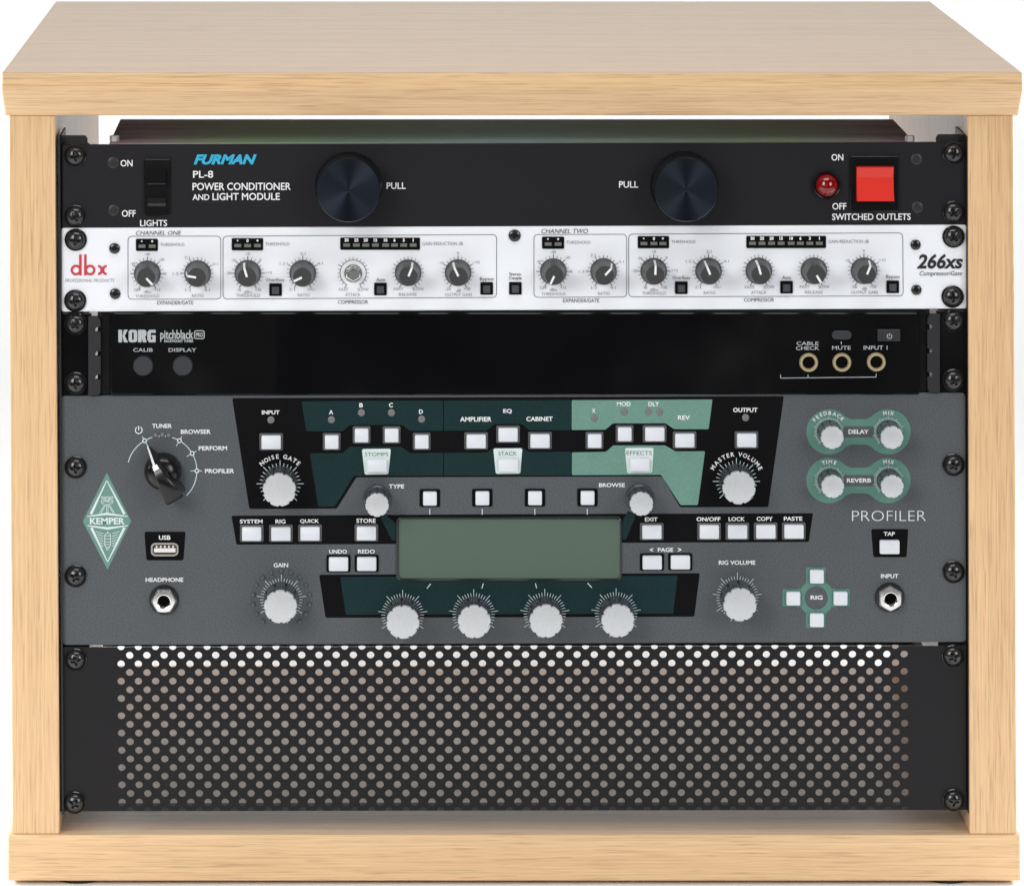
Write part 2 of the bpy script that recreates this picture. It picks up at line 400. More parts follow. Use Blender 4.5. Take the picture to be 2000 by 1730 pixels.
# ------------------------------------------------------------------ 1. power conditioner
pc = thing('power_conditioner', W(1005, 443, 0), 'black power conditioner with two big round pull knobs and a red switch, topmost unit', 'power conditioner')
fp = panel(pc, [(121, 283.5), (1887, 278.5), (1887, 438.6), (121, 444.8)], 'anod', 2)
chassis(pc, 213, 1789, 281, 430, .110, 'plating')
for x, y in ((147, 304), (147, 422), (1862, 299), (1862, 414)): screw(pc, x, y)
for x, y in ((221, 318), (222, 411), (1790, 311), (1792, 405)): small_screw(pc, x, y, 11, 'screw_grey', True)
for x in (221, 1782):
    mb = MB(); c0 = W(x, 281); 
    hx = [Vector((c0.x+.0026*math.cos(R(60*i)), .012+.0026*math.sin(R(60*i)), c0.z)) for i in range(6)]
    mb.prism([v+Vector((0, 0, .0028)) for v in hx], hx); mb.build('chassis_bolt', 'steel', pc)
for x, y in ((681, 362), (1335.5, 361)):
    mb = MB(); lathe(mb, x, y, [(66, .0002), (66, .003), (64.5, .0045), (62.5, .0055), (62.8, .0185), (62, .0196)], 72); lathe(mb, x, y, [(62, .0196), (60.5, .0203), (40, .02035), (20, .0204), (3, .0205), (.2, .0199)], 72)
    mb.build('pull_knob', 'navy_metal', pc, origin=W(x, y, 0), ang=25)
# light switch
mb = MB(); slab(mb, rrect(281.5, 310.5, 332.5, 421, 2), .0016, 0, 1.2)
sw = mb.build('toggle_switch', 'black_plastic', pc)
mb = MB()
zz = [(329, .0022), (331, .0036), (356, .0052), (358, .0050), (361, .0010), (384, .0008), (385.5, .0026), (396, .0028), (402, .0020)]
mb.grid([[W(289, y, d), W(324, y, d)] for y, d in zz], False, False)
for i in range(len(zz)-1):
    for x in (289, 324): mb.face([W(x, zz[i][0], zz[i][1]), W(x, zz[i+1][0], zz[i+1][1]), W(x, zz[i+1][0], .0002), W(x, zz[i][0], .0002)])
mb.face([W(289, 329, .0022), W(324, 329, .0022), W(324, 329, .0002), W(289, 329, .0002)]); mb.build('rocker', mat('rocker_plastic', (.006, .006, .007), .16), sw)
# red switch
mb = MB(); slab(mb, rrect(1660, 304.5, 1754, 413, 2), .0016, 0, 1.5); sw = mb.build('power_switch', 'black_plastic', pc)
mb = MB(); zz = [(324, .0018), (325, .0050), (345, .0034), (360, .0042), (378, .0054), (390, .0066), (392, .0018)]
xl, xr = 1671.5, 1744
mb.grid([[W(xl, y, d), W(xl+1, y, d+.0003), W(xr-1, y, d+.0003), W(xr, y, d)] for y, d in zz], True, False)
for i in range(len(zz)-1):
    for x in (xl, xr): mb.face([W(x, zz[i][0], zz[i][1]), W(x, zz[i+1][0], zz[i+1][1]), W(x, zz[i+1][0], .0002), W(x, zz[i][0], .0002)])
rk = mb.build('rocker', 'red_plastic', sw, ang=20)
# lamp
mb = MB(); lathe(mb, 1614, 361, [(27, .0001), (27, .002), (25.5, .0032), (23.5, .0030), (22.5, .001)], 48, cap=False); lp = mb.build('pilot_lamp', 'black_plastic', pc)
mb = MB(); lathe(mb, 1614, 361, [(22.5*math.cos(R(a)), .0022+.0058*math.sin(R(a))) for a in range(0, 90, 9)]+[(.3, .008)], 48); mb.build('lens', 'red_lens', lp)
mb = MB()
for t, x0, x1, y0, y1 in (('ON', 235.5, 259, 312.5, 325.5), ('OFF', 238, 265, 410.5, 423.5), ('LIGHTS', 273.7, 326.5, 429.5, 442), ('PL-8', 377, 416.5, 333.6, 347.6),
        ('POWER CONDITIONER', 376, 568, 357, 371.7), ('AND', 376, 409, 379.5, 391), ('LIGHT MODULE', 415, 546.5, 377, 391), ('PULL', 755, 792.5, 356.8, 369.4), ('PULL', 1209, 1246.4, 354, 367),
        ('ON', 1623.8, 1647, 301, 314), ('OFF', 1625.5, 1653, 396.5, 409.5), ('SWITCHED OUTLETS', 1625, 1778.5, 417, 430)):
    text(mb, t, x0, x1, y0, y1, bold=.014)
prt(mb, 'lettering', 'white_ink', fp)
mb = MB(); text(mb, 'FURMAN', 378, 501.5, 301.7, 321.6, bold=.05, shear=.32); prt(mb, 'maker_logo', 'cyan_ink', fp)

# ------------------------------------------------------------------ 2. compressor / gate
cg = thing('compressor_gate', W(1005, 607, 0), 'silver white compressor unit with rows of small charcoal knobs, below the black conditioner', 'audio compressor')
fp = panel(cg, [(120, 445.6), (1887.3, 439.3), (1887.3, 603), (120, 609)], 'silver', 5)
chassis(cg, 215, 1790, 450, 600, .15, 'rail')
for x, y in ((148, 468), (147, 587), (1862, 462), (1860, 579)): screw(cg, x, y)
for x, y, r in ((223.7, 485, 10.5), (225, 573.5, 10.5), (1005, 460, 11.8), (1788, 478, 10), (1789.5, 566, 10)): small_screw(cg, x, y, r)
def dbx_knob():
    mb = MB(); lathe(mb, 0, 0, [(26, .0003), (26, .0012), (24.8, .0016)], 48, cap=False)
    lathe(mb, 0, 0, [(24.8, .0016), (22.8, .0030), (18.8, .0138), (18.0, .0146), (17.2, .0149)], 60, rf=lambda t: 1-.028*(abs(math.sin(6*math.pi*t))**6))
    k = mb.build('knob', 'knob_plastic', cg, origin=W(0, 0, 0), ang=30)
    mb = MB(); P = [(-1, .0152), (-17.4, .0152), (-19.2, .0141), (-23.2, .0034)]; w = 2.1
    mb.grid([[W(-w, y, d), W(w, y, d)] for y, d in P], False, False)
    for s2 in (-w, w): 
        for i in range(3): mb.face([W(s2, P[i][0], P[i][1]), W(s2, P[i+1][0], P[i+1][1]), W(s2, P[i+1][0]+1.2, P[i+1][1]-.0008), W(s2, P[i][0]+1.2, P[i][1]-.0008)])
    mb.face([W(-w, -1, .0152), W(w, -1, .0152), W(w, -1, .0144), W(-w, -1, .0144)])
    mb.build('pointer', 'white_ink', k, origin=W(0, 0, 0)); return k
kn = dbx_knob()
KN = [(287.8, 534.5, 137), (386, 534, -80), (484, 533.6, -17), (591.4, 533.4, -115), (797, 532.4, 22), (894.6, 532.2, -25),
      (1080.7, 530.3, -155), (1178.6, 530, 43), (1276.6, 529.6, 2), (1383.6, 529.2, -22), (1481.8, 529, -16), (1589.3, 528.8, 149), (1687.3, 528.6, 22)]
for i, (x, y, a) in enumerate(KN):
    if i == 0: kn.location = W(x, y)-ORG[cg.name]; kn.rotation_euler = (0, R(a), 0)
    else: copy_part(kn, W(x, y), cg, R(a))
# bare attack shaft
mb = MB(); lathe(mb, 689.7, 533.6, [(18.5, .0002), (17.5, .0010), (12, .0011)], 40, cap=False)
nut = mb.build('bare_shaft', 'chrome', cg)
mb = MB(); hx = circ(690, 533, 15.5, 6); slab(mb, hx, .0035, .0008, 1.5); mb.build('nut', 'chrome', nut)
mb = MB(); lathe(mb, 690, 533, [(10.5, .003), (10.5, .0062), (9.4, .0066), (8.6, .0060), (8.4, .0095), (7.8, .0098)], 36); mb.build('shaft', mat('brushed_shaft', (.32, .34, .34), .35, .8), nut)
# push buttons
def pbtn():
    mb = MB(); o_ = rrect(-12.3, -12.3, 12.3, 12.3, 2); i_ = rrect(-9.2, -8.6, 9.2, 9.6, 1)
    n = len(o_)
    for k in range(n):
        mb.face([W(*o_[k], .0006), W(*o_[(k+1) % n], .0006), W(*i_[(k+1) % n], .0006), W(*i_[k], .0006)]); mb.face([W(*o_[k], .0006), W(*o_[(k+1) % n], .0006), W(*o_[(k+1) % n], 0), W(*o_[k], 0)])
        mb.face([W(*i_[k], .0006), W(*i_[(k+1) % n], .0006), W(*i_[(k+1) % n], .0001), W(*i_[k], .0001)])
    mb.face([W(*p, .0001) for p in i_])
    k = mb.build('push_button', 'black_plastic', cg, origin=W(0, 0, 0)); mb = MB(); slab(mb, rrect(-7, -6, 7, 8, 1), .0022, .0001, 1); mb.build('button_cap', 'grey_rubber', k, origin=W(0, 0, 0)); return k
pb = pbtn()
for i, (x, y) in enumerate(((538.2, 565.6), (743, 564.4), (950.5, 563.2), (1006.5, 563), (1330.5, 561.8), (1536, 560.8), (1743.4, 560))):
    if i == 0: pb.location = W(x, y)-ORG[cg.name]
    else: copy_part(pb, W(x, y), cg)
# meters
def meter(x0, x1, y0, marks):
    mb = MB(); slab(mb, rrect(x0, y0, x1, y0+24, 2.5), .0006, 0, .6); k = mb.build('led_meter', 'meter_black', cg)
    cells = MB(); ink = MB()
    for x, t in marks:
        slab(cells, rrect(x-6.6, y0+11.3, x+6.6, y0+17.6), .0008, .0005)
        if t == '-': sheet(ink, circ(x-.5, y0+4.6, 1.5, 12), .0009)
        elif t == '+': sheet(ink, circ(x, y0+4.6, 2.0, 12), .0009)
        else: textc(ink, t, x, y0+1.4, y0+8, .98, d=.0009, bold=.05)
    cells.build('led_segments', 'led_off', k); prt(ink, 'numerals', 'white_ink', k)
meter(265.5, 308.5, 466.2, [(277.4, '-'), (297.4, '+')]); meter(452.5, 514, 465, [(464.6, '-'), (483.6, '0'), (503, '+')])
gl = ['30', '25', '20', '15', '10', '6', '3', '1']
meter(664.5, 820.3, 464, list(zip((677, 696, 714.4, 733.3, 753.2, 770.5, 788.5, 806.9), gl)))
meter(1058.5, 1101.8, 462, [(1070.5, '-'), (1090, '+')]); meter(1245.5, 1306.6, 461, [(1257.5, '-'), (1277, '0'), (1294.5, '+')])
meter(1457.4, 1613.2, 460.6, list(zip((1469.5, 1488, 1506.7, 1525.4, 1545, 1563, 1581.4, 1600), gl)))
# frames and scales
ink = MB(); gi = MB(); dk = MB()
for p in ([(250, 461.6), (431.3, 461.2), (431.3, 584.2), (250, 584.6)], [(435.7, 461.4), (970, 458.4), (970, 581), (435.7, 584)], [(1042.8, 458.2), (1224, 457.6), (1224, 580.2), (1042.8, 580.8)], [(1228, 457.4), (1763, 455), (1764, 578), (1228, 580)]):
    outline(dk, rpoly(p, 9, 5), 1.1, .0002)
for i, (x, y, a) in enumerate(KN+[(689.7, 533.6, 0)]):
    ticks(dk, x, y, 25, 31.5, 31.5, -150, 150, 15, 99, .75, .0002)
    L = {0: (-150, -90, -60, 0, 45, 90, 150), 6: (-150, -90, -60, 0, 45, 90, 150), 1: (-150, -90, -30, 60, 150), 7: (-150, -90, -30, 60, 150), 2: (-150, -90, -45, 0, 45, 90, 150), 8: (-150, -90, -45, 0, 45, 90, 150),
         3: (-150, -60, 0, 60, 150), 9: (-150, -60, 0, 60, 150), 5: (-150, -60, 0, 60, 150), 12: (-150, -60, 0, 60, 150)}.get(i, (-150, -60, 150))
    for t in L: line(dk, x+25*math.sin(R(t)), y-25*math.cos(R(t)), x+33.5*math.sin(R(t)), y-33.5*math.cos(R(t)), 1.2, .00022)
ring(dk, 689.7, 533.6, 25.6, 1.2, .0002, -150, 150)
prt(dk, 'dial_scales', 'dark_ink', fp)
for bx, by in ((0, 0), (792.9, -4.3)):
    G = lambda t, x0, x1, y0, y1, **k: text(gi, t, x0+bx, x1+bx, y0+by, y1+by, bold=0, **k)
    G('THRESHOLD', 312.6, 360.3, 474.6, 480.6); G('-40', 282.5, 292.5, 494, 499.2); G('-20', 310.5, 320.5, 504.5, 509.5); G('-60', 254.5, 264.5, 512, 517); G('0', 321.5, 325, 532, 537)
    G('OFF', 261.5, 275, 563.5, 569.5); G('dBu', 280.5, 295, 567, 573); G('+15', 301, 313.2, 563.5, 569); G('THRESHOLD', 264.5, 311.5, 575.5, 581)
    G('2:1', 360.3, 370, 500, 505.5); G('3:1', 415.5, 425.5, 513, 518); G('1.3:1', 337.5, 354, 532, 537); G('1:1', 362, 371.8, 564, 569.2); G('4:1', 399, 409.8, 563.5, 569); G('RATIO', 375, 398, 574.5, 580.5)
    G('THRESHOLD', 518, 565.5, 473.5, 479.5); G('-10', 478, 488, 493.5, 498.5); G('-20', 451.5, 461, 506, 511); G('0', 507, 510.8, 505, 510); G('-30', 440.5, 451, 531, 536); G('+10', 518.5, 531, 530, 535)
    G('-40', 462, 471, 563.5, 569); G('dBu', 476.5, 491.5, 567, 573); G('+20', 498, 510, 563, 568.5); G('THRESHOLD', 461, 508, 574, 580)
    G('2:1', 586.5, 596.5, 492.5, 498.5); G('1.3:1', 546.5, 562, 512, 517.5); G('4:1', 620, 630.5, 512, 517); G('1:1', 566, 576, 562.5, 568); G('OO:1', 601, 615, 563.5, 567.5); G('RATIO', 581.5, 604.5, 573.5, 579)
    G('FAST', 661.8, 680.5, 562.3, 568); G('SLOW', 698, 720, 562.3, 568); G('ATTACK', 674.3, 704, 572.5, 578.5); G('GAIN REDUCTION dB', 825, 904, 472.6, 479.2)
    G('FAST', 769, 788, 561.8, 567.2); G('SLOW', 805.5, 827.5, 561.8, 567.2); G('RELEASE', 779, 814, 572.3, 578); G('0', 892.5, 896, 491.5, 496.5); G('-10', 857, 866, 510.5, 515.5); G('+10', 923.5, 936.5, 509.5, 515)
    G('-20', 869.5, 880, 562, 567.5); G('+20', 906, 918.5, 561.5, 567); G('dB', 890.5, 900, 565, 571); G('OUTPUT GAIN', 869, 921.5, 572.5, 578.3)
    D2 = lambda t, x0, x1, y0, y1: text(ink, t, x0+bx, x1+bx, y0+by, y1+by, bold=0)
    D2('OverEasy', 520.5, 555.5, 543.5, 551.5); D2('Auto', 735, 752, 543, 549.5); D2('Bypass', 937.5, 964.3, 541.5, 549.5); D2('EXPANDER/GATE', 307, 377.5, 587.5, 595); D2('COMPRESSOR', 660, 719, 586.2, 593.5)
text(ink, 'Stereo', 994.5, 1018, 532.5, 538); text(ink, 'Couple', 994, 1019, 540, 547.5)
text(ink, 'CHANNEL ONE', 265.5, 354.5, 451, 459, shear=.25, bold=0.); text(ink, 'CHANNEL TWO', 1057.5, 1148.5, 447, 456, shear=.25, bold=0.)
prt(ink, 'lettering', 'dark_ink', fp); prt(gi, 'fine_lettering', 'grey_ink', fp)
mb = MB(); text(mb, '266xs', 1790.5, 1880.5, 496, 525, bold=.03, shear=.22); text(mb, 'Compressor/Gate', 1796, 1878.5, 529.5, 541, bold=0., shear=.22); prt(mb, 'model_lettering', 'black_ink', fp)
# maker's logo in red: d b x
mb = MB(); d_ = .0003
ring(mb, 148.5, 527.5, 8.2, 4.6, d_); sheet(mb, [(154.6, 497), (159.4, 497), (159.4, 538), (154.6, 538)], d_+.00005)
ring(mb, 176, 527.5, 8.2, 4.6, d_); sheet(mb, [(164.4, 497), (169.2, 497), (169.2, 538), (164.4, 538)], d_+.00005)
ring(mb, 191.5, 527.5, 7.6, 4.6, d_, 0, 180); ring(mb, 208.5, 527.5, 7.6, 4.6, d_, 180, 360); line(mb, 196, 527.5, 204, 527.5, 10, d_+.00005)
prt(mb, 'maker_logo', 'red_ink', fp)
mb = MB(); text(mb, 'PROFESSIONAL PRODUCTS', 127, 223.5, 544.5, 550.8, bold=-.004, shear=.25); prt(mb, 'logo_lettering', 'grey_ink', fp)

# ------------------------------------------------------------------ 3. rack tuner
tu = thing('rack_tuner', W(1005, 770, 0), 'glossy black rackmount tuner with three gold-ringed sockets, between silver and grey units', 'tuner')
mb = MB(); slab(mb, rrect(217, 611, 1796, 770, 7), .0012, -.003, 1.2, True)
fp = mb.build('front_panel', 'gloss_black', tu)
mb = MB(); slab(mb, rrect(541, 614, 1472, 768, 1), .0014, .001); mb.build('display_window', 'window_black', tu)
chassis(tu, 190, 1817, 601, 777, .10, 'rail')
for s_ in (0, 1):
    X = (lambda x: x) if s_ == 0 else (lambda x: 2007.5-x)
    yo = 0 if s_ == 0 else -5
    mb = MB(); slab(mb, rrect(min(X(120.5), X(178)), 612+yo, max(X(120.5), X(178)), 771+yo, 2), 0, -.003, .8, True); br = mb.build('mounting_ear', 'gloss_black', tu)
    pts = [(173, 617), (191, 617), (196, 624)]
    for y in (638, 685, 731): pts += [(197, y-1), (190, y), (186, y+4), (186, y+9), (197, y+9)]
    pts += [(196, 765), (193, 770), (173, 771)]
    mb = MB(); slab(mb, [(X(x), y+yo) for x, y in pts], .0022, -.001, back=True); mb.build('bracket', mat('satin_black_bracket', (.018, .018, .021), .4), br)
    mb = MB(); slab(mb, rrect(min(X(198), X(214)), 612+yo, max(X(198), X(214)), 770+yo, 4), -.001, -.004, 0, True); mb.build('bracket_fold', 'black_plastic', br)
for x, y in ((148, 632), (148, 748), (1862, 626), (1862, 742)): screw(tu, x, y)
for x in (280, 357.3):
    mb = MB(); lathe(mb, x, 713, [(20.3, .0013), (20.3, .0015), (19, .0014), (19, .0026), (18, .0030)], 44); mb.build('round_button', 'tuner_btn', tu, origin=W(x, 713, 0))
mb = MB(); slab(mb, rrect(1624, 644.5, 1662.5, 661.5, 8.4, 8), .0028, .001, 1.2); mb.build('mute_button', 'tuner_btn', tu)
mb = MB(); slab(mb, rrect(1713, 642, 1757.5, 665, 2), .0028, .001, 1.5); pw = mb.build('power_button', mat('charcoal_button', (.020, .021, .025), .45), tu)
mb = MB(); ring(mb, 1736, 654.8, 4.6, 1.4, .0030, 35, 325); line(mb, 1736, 649, 1736, 655, 1.4, .0030); prt(mb, 'power_symbol', 'tuner_ink', pw)
for x, y in ((1579, 707), (1643.8, 706.8), (1711, 706)):
    mb = MB(); lathe(mb, x, y, [(18.5, .0012), (18.3, .0022), (16.5, .0030), (13.5, .0030), (12, .0022), (11.6, .0013)], 48, cap=False); jk = mb.build('input_jack', 'gold', tu)
    mb = MB(); sheet(mb, circ(x, y, 12, 32), .0014); prt(mb, 'socket_hole', 'hole', jk)
mb = MB(); P = dict(d=.0018)
for t, x0, x1, y0, y1 in (('CALIB', 260.5, 298.7, 678.7, 686), ('DISPLAY', 329.5, 383.7, 678.7, 686), ('CABLE', 1555, 1598, 666, 673), ('CHECK', 1554, 1599.5, 675, 682.5), ('MUTE', 1624.5, 1661, 674.5, 682), ('INPUT 1', 1686, 1732.5, 674, 682)):
    text(mb, t, x0, x1, y0, y1, bold=.008, **P)
line(mb, 1642.5, 666, 1642.5, 671.5, 1.5, .0018)
line(mb, 1524, 737.3, 1710.8, 735.2, 1.3, .0018)
for x, y in ((1524, 737.5), (1577.6, 736.8), (1710.4, 735.4)): line(mb, x, y, x, y-7, 1.3, .0018)
text(mb, 'RACKMOUNT TUNER', 321, 378, 662.2, 667.6, bold=.03, **P)
prt(mb, 'lettering', 'tuner_ink', fp)
# maker's logo: heavy block letters
mb = MB(); d_ = .0018; y0, y1 = 643, 667.5
def blk(pts): sheet(mb, pts, d_)
def blo(x0, x1, hx0, hx1, hy0, hy1, cut=None):
    o_ = rrect(x0, y0, x1, y1, 5, 4); i_ = rrect(hx0, hy0, hx1, hy1, 1.2, 4); n = len(o_)
    for k in range(n): blk([o_[k], o_[(k+1) % n], i_[(k+1) % n], i_[k]])
blk([(231.5, y0), (238.8, y0), (238.8, y1), (231.5, y1)]); blk([(239.2, 655), (242.5, y0), (250, y0), (244, 655), (250.5, y1), (242.5, y1)])
blo(251.5, 268.5, 258.3, 261.7, 648, 662.5)
blk([(270, y0), (276.8, y0), (276.8, y1), (270, y1)]); blk([(277, y0), (283, y0), (286.4, 646), (286.4, 653), (284, 656), (286.6, y1), (279.6, y1), (277, 659)])
blk([(288, 648), (292, y0), (304.3, y0), (304.3, 649), (295, 649), (295, 662), (298.2, 662), (298.2, 657.5), (296.5, 657.5), (296.5, 653.5), (304.3, 653.5), (304.3, y1), (292, y1), (288, 663)])
prt(mb, 'maker_logo', 'tuner_ink', fp)
mb = MB(); text(mb, 'pitchblack', 313.2, 378, 643.3, 666.5, d=.0018, bold=.018); outline(mb, rrect(380.2, 645, 399, 660.3, 3), 1.7, .0018); text(mb, 'PRO', 383, 396.5, 648.5, 657, d=.0018, bold=.03)
prt(mb, 'model_logo', 'tuner_ink', fp)

# ------------------------------------------------------------------ 4. profiling amplifier
pa = thing('profiling_amplifier', W(1005, 1257, 0), 'tall grey profiling amplifier with green screen and white knobs and keys', 'guitar amplifier')
fp = panel(pa, [(117.8, 773.3), (1886, 767), (1887.5, 1253.5), (121.5, 1259.5)], 'powder', 9, .003, 1.4)
chassis(pa, 215, 1790, 780, 1245, .335, 'rail')  # unseen body, depth extended to block light above the base board
for x, y in ((148, 912), (148, 1124), (1862, 907), (1862, 1116)): screw(pa, x, y)
L1, L2, L3 = .00008, .00016, .00026
mb = MB()
sheet(mb, rpoly([(453.5, 777.5), (487, 993.7), (658, 993), (696, 932), (1293, 930), (1328, 990.2), (1500.5, 990), (1531, 773.5)], 4), L1)
sheet(mb, rpoly([(452, 1007), (462, 1063.3), (774, 1062), (774, 1016), (780, 1010), (1208, 1008), (1214, 1014), (1214, 1059.8), (1579.5, 1058), (1588, 1002), (1000, 1004)], 3), L1)
sheet(mb, rpoly([(623.3, 1122), (635.8, 1206), (1356, 1203.8), (1366.8, 1119)], 4), L1)
sheet(mb, rpoly([(282, 1038), (362.4, 1038), (358.5, 1094), (286, 1094)], 4), L1)
sheet(mb, rpoly([(1701.3, 1032.8), (1774, 1032.8), (1770.6, 1087.8), (1705.7, 1087.8)], 4), L1)
prt(mb, 'black_print', 'panel_black', fp)
mb = MB()
for p in ([(589, 783.5), (598, 842), (669, 842), (683, 830), (786, 829.5), (800.5, 841.5), (865.3, 841), (865.3, 782)], [(867.2, 782), (867.2, 841), (950, 841), (965.6, 828.4), (1020.6, 828.2), (1034, 840.3), (1115.6, 840), (1115.6, 781)],
          [(605, 885), (670, 884.5), (683, 872), (783, 872), (801, 884.5), (865.3, 884), (865.3, 928.4), (691, 929), (654, 988.7), (621.5, 989)], [(867.2, 884), (950, 883.3), (965, 874), (1020, 874), (1033, 882.4), (1115.8, 882), (1115.8, 928), (867.2, 928.4)],
          [(664.4, 1126.3), (675.4, 1200), (1314.4, 1197.8), (1323.7, 1124)]): sheet(mb, rpoly(p, 2), L2)
sheet(mb, [(742, 1008), (752, 1004), (773.4, 1022), (773.4, 1054), (765, 1054)], L2); sheet(mb, [(1226, 998), (1243, 1003.5), (1222.5, 1053), (1214.6, 1053), (1214.6, 1020)], L2)
prt(mb, 'teal_print', 'teal', fp)
mb = MB()
for p in ([(1116.6, 781.3), (1391.5, 780), (1384, 838), (1316.7, 838), (1300, 826.5), (1196.8, 826.7), (1182.5, 839), (1116.6, 839.6)],
          [(1117, 883.3), (1183.6, 882), (1198, 869.6), (1299, 869.6), (1319, 881), (1377, 881), (1363, 986), (1329, 986), (1291, 927), (1117, 927.6)]): sheet(mb, rpoly(p, 2.5), L2)
prt(mb, 'sage_print', 'sage', fp)
# green dumbbells round the four small knobs, the cross pad and the badge
mb = MB()
for cy in (843.2, 938.3):
    xa, xb = 1618.8, 1734.6; r = 44
    pts = [(xa+r*math.sin(R(a)), cy-r*math.cos(R(a))) for a in range(235, 486, 6)][::-1]
    q = math.degrees(math.asin(24.5/r))
    pts = [(xa+r*math.sin(R(a)), cy-r*math.cos(R(a))) for a in [90+q+8+(360-2*q-16)*i/40 for i in range(41)]]
    pts2 = [(xb+r*math.sin(R(a)), cy-r*math.cos(R(a))) for a in [-90+q+8+(360-2*q-16)*i/40 for i in range(41)]]
    poly = pts+[(xa+r*.98, cy-24.8), (xb-r*.98, cy-24.8)]+pts2+[(xb-r*.98, cy+24.8), (xa+r*.98, cy+24.8)]
    sheet(mb, poly, L1); prt(mb, 'knob_surround', 'sage_deep', fp); mb = MB()
cx, cy = 1594, 1167
for x0, x1, ya, yb in ((1574, 1613, 1107.6, 1140), (1574, 1613, 1194, 1226)): sheet(mb, rrect(x0, ya, x1, yb, 3), L1)
for x0, x1, ya, yb in ((1528.2, 1566, 1150, 1184), (1622, 1660.2, 1150, 1184)): sheet(mb, rrect(x0, ya, x1, yb, 3), L1)
ring(mb, cx, cy, 29, 12.5, L2); 
for a in (45, 135, 225, 315): sheet(mb, [(cx+34*math.sin(R(a-22)), cy-34*math.cos(R(a-22))), (cx+35*math.sin(R(a)), cy-35*math.cos(R(a))), (cx+34*math.sin(R(a+22)), cy-34*math.cos(R(a+22))), (cx+24*math.sin(R(a)), cy-24*math.cos(R(a)))], L1)
for a in (0, 90, 180, 270): sheet(mb, [(cx+x*math.cos(R(a))-y*math.sin(R(a)), cy+x*math.sin(R(a))+y*math.cos(R(a))) for x, y in ((-19, -36), (19, -36), (15, -24), (-15, -24))], L1+.00003)
prt(mb, 'pad_surround', 'sage_deep', fp)
mb = MB()
for cy_ in (843.2, 938.3): sheet(mb, [(1647, cy_-11), (1707, cy_-11), (1707, cy_+11), (1647, cy_+11)], L2)
prt(mb, 'grey_print', 'powder', fp)
# badge
mb = MB(); sheet(mb, [(208.6, 922.9), (256.2, 1017.5), (210, 1112), (161.7, 1018)], L1); bd = prt(mb, 'badge', 'sage', fp)
mb = MB(); d_ = L3
line(mb, 208.6, 938, 177.5, 1003.8, 1.6, d_, 5.2); line(mb, 208.8, 938, 243.2, 1003.8, 1.6, d_, 5.2)
line(mb, 210.2, 1096.8, 178.5, 1030, 1.6, d_, 5.2); line(mb, 210.4, 1096.8, 243, 1030, 1.6, d_, 5.2)
sheet(mb, [(170.5, 1007.5), (209, 1000.5), (249.5, 1007.5), (249.5, 1009), (209, 1005.5), (170.5, 1009)], d_); sheet(mb, [(170.5, 1025.3), (210, 1029), (249.5, 1025.3), (249.5, 1027), (210, 1034), (170.5, 1027)], d_)
text(mb, 'KEMPER', 175.5, 243.6, 1010.6, 1023.6, bold=.03, d=d_)
line(mb, 197, 970, 222, 970, 1.2, d_); line(mb, 197, 972.6, 222, 972.6, .8, d_)
for x in (202.5, 216): ring(mb, x, 979, 4.6, 1.2, d_, n=24); ring(mb, x, 979, 1.8, .8, d_, n=14)
line(mb, 204, 972, 214, 984, 1, d_); line(mb, 215, 972, 204, 984, 1, d_); line(mb, 205, 985, 214, 985, 1.2, d_)
for x0, x1 in ((204, 194.5), (206.3, 197.5), (214, 224), (211.8, 221), (208, 208), (211, 211)): line(mb, x0, 986, x1, 1001.5, 1.1, d_)
outline(mb, rrect(204.6, 1040.5, 216, 1068.5, 5.5, 5), 1.3, d_); line(mb, 210.3, 1037, 210.3, 1041, 1.2, d_)
for y in (1046, 1052, 1058, 1063): line(mb, 205, y, 216, y, 1.1, d_)
for x in (208, 210.3, 212.6): line(mb, x, 1068, x, 1074, 1, d_)
for i in range(6):
    y = 1040+i*5; w_ = 15.5-i*2.1
    line(mb, 202-w_, y-2.6+i*.3, 202, y+2, 1.1, d_); line(mb, 218.6+w_, y-2.6+i*.3, 218.6, y+2, 1.1, d_)
prt(mb, 'badge_emblem', 'pale_ink', bd)
# white key tags
mb = MB()
for p in ([(706.7, 876.6), (763.4, 876), (758.6, 926), (712.4, 926.6)], [(963.4, 875.5), (1020.2, 875), (1016.2, 924.6), (968.3, 925)], [(1220.4, 874.4), (1276.5, 874), (1273.8, 923.3), (1224.8, 924)]):
    mb = MB(); sheet(mb, rpoly(p, 4), L3); prt(mb, 'key_tag', 'tag', fp)

mb = MB()
for t, x0, x1, y0, y1 in (('STOMPS', 712.6, 758.3, 883, 890.3), ('STACK', 973.3, 1009.6, 881.6, 889), ('EFFECTS', 1223.8, 1273, 880.4, 888)): text(mb, t, x0, x1, y0, y1, bold=-.004, d=L3+.0001)
prt(mb, 'tag_lettering', 'dark_ink', fp)
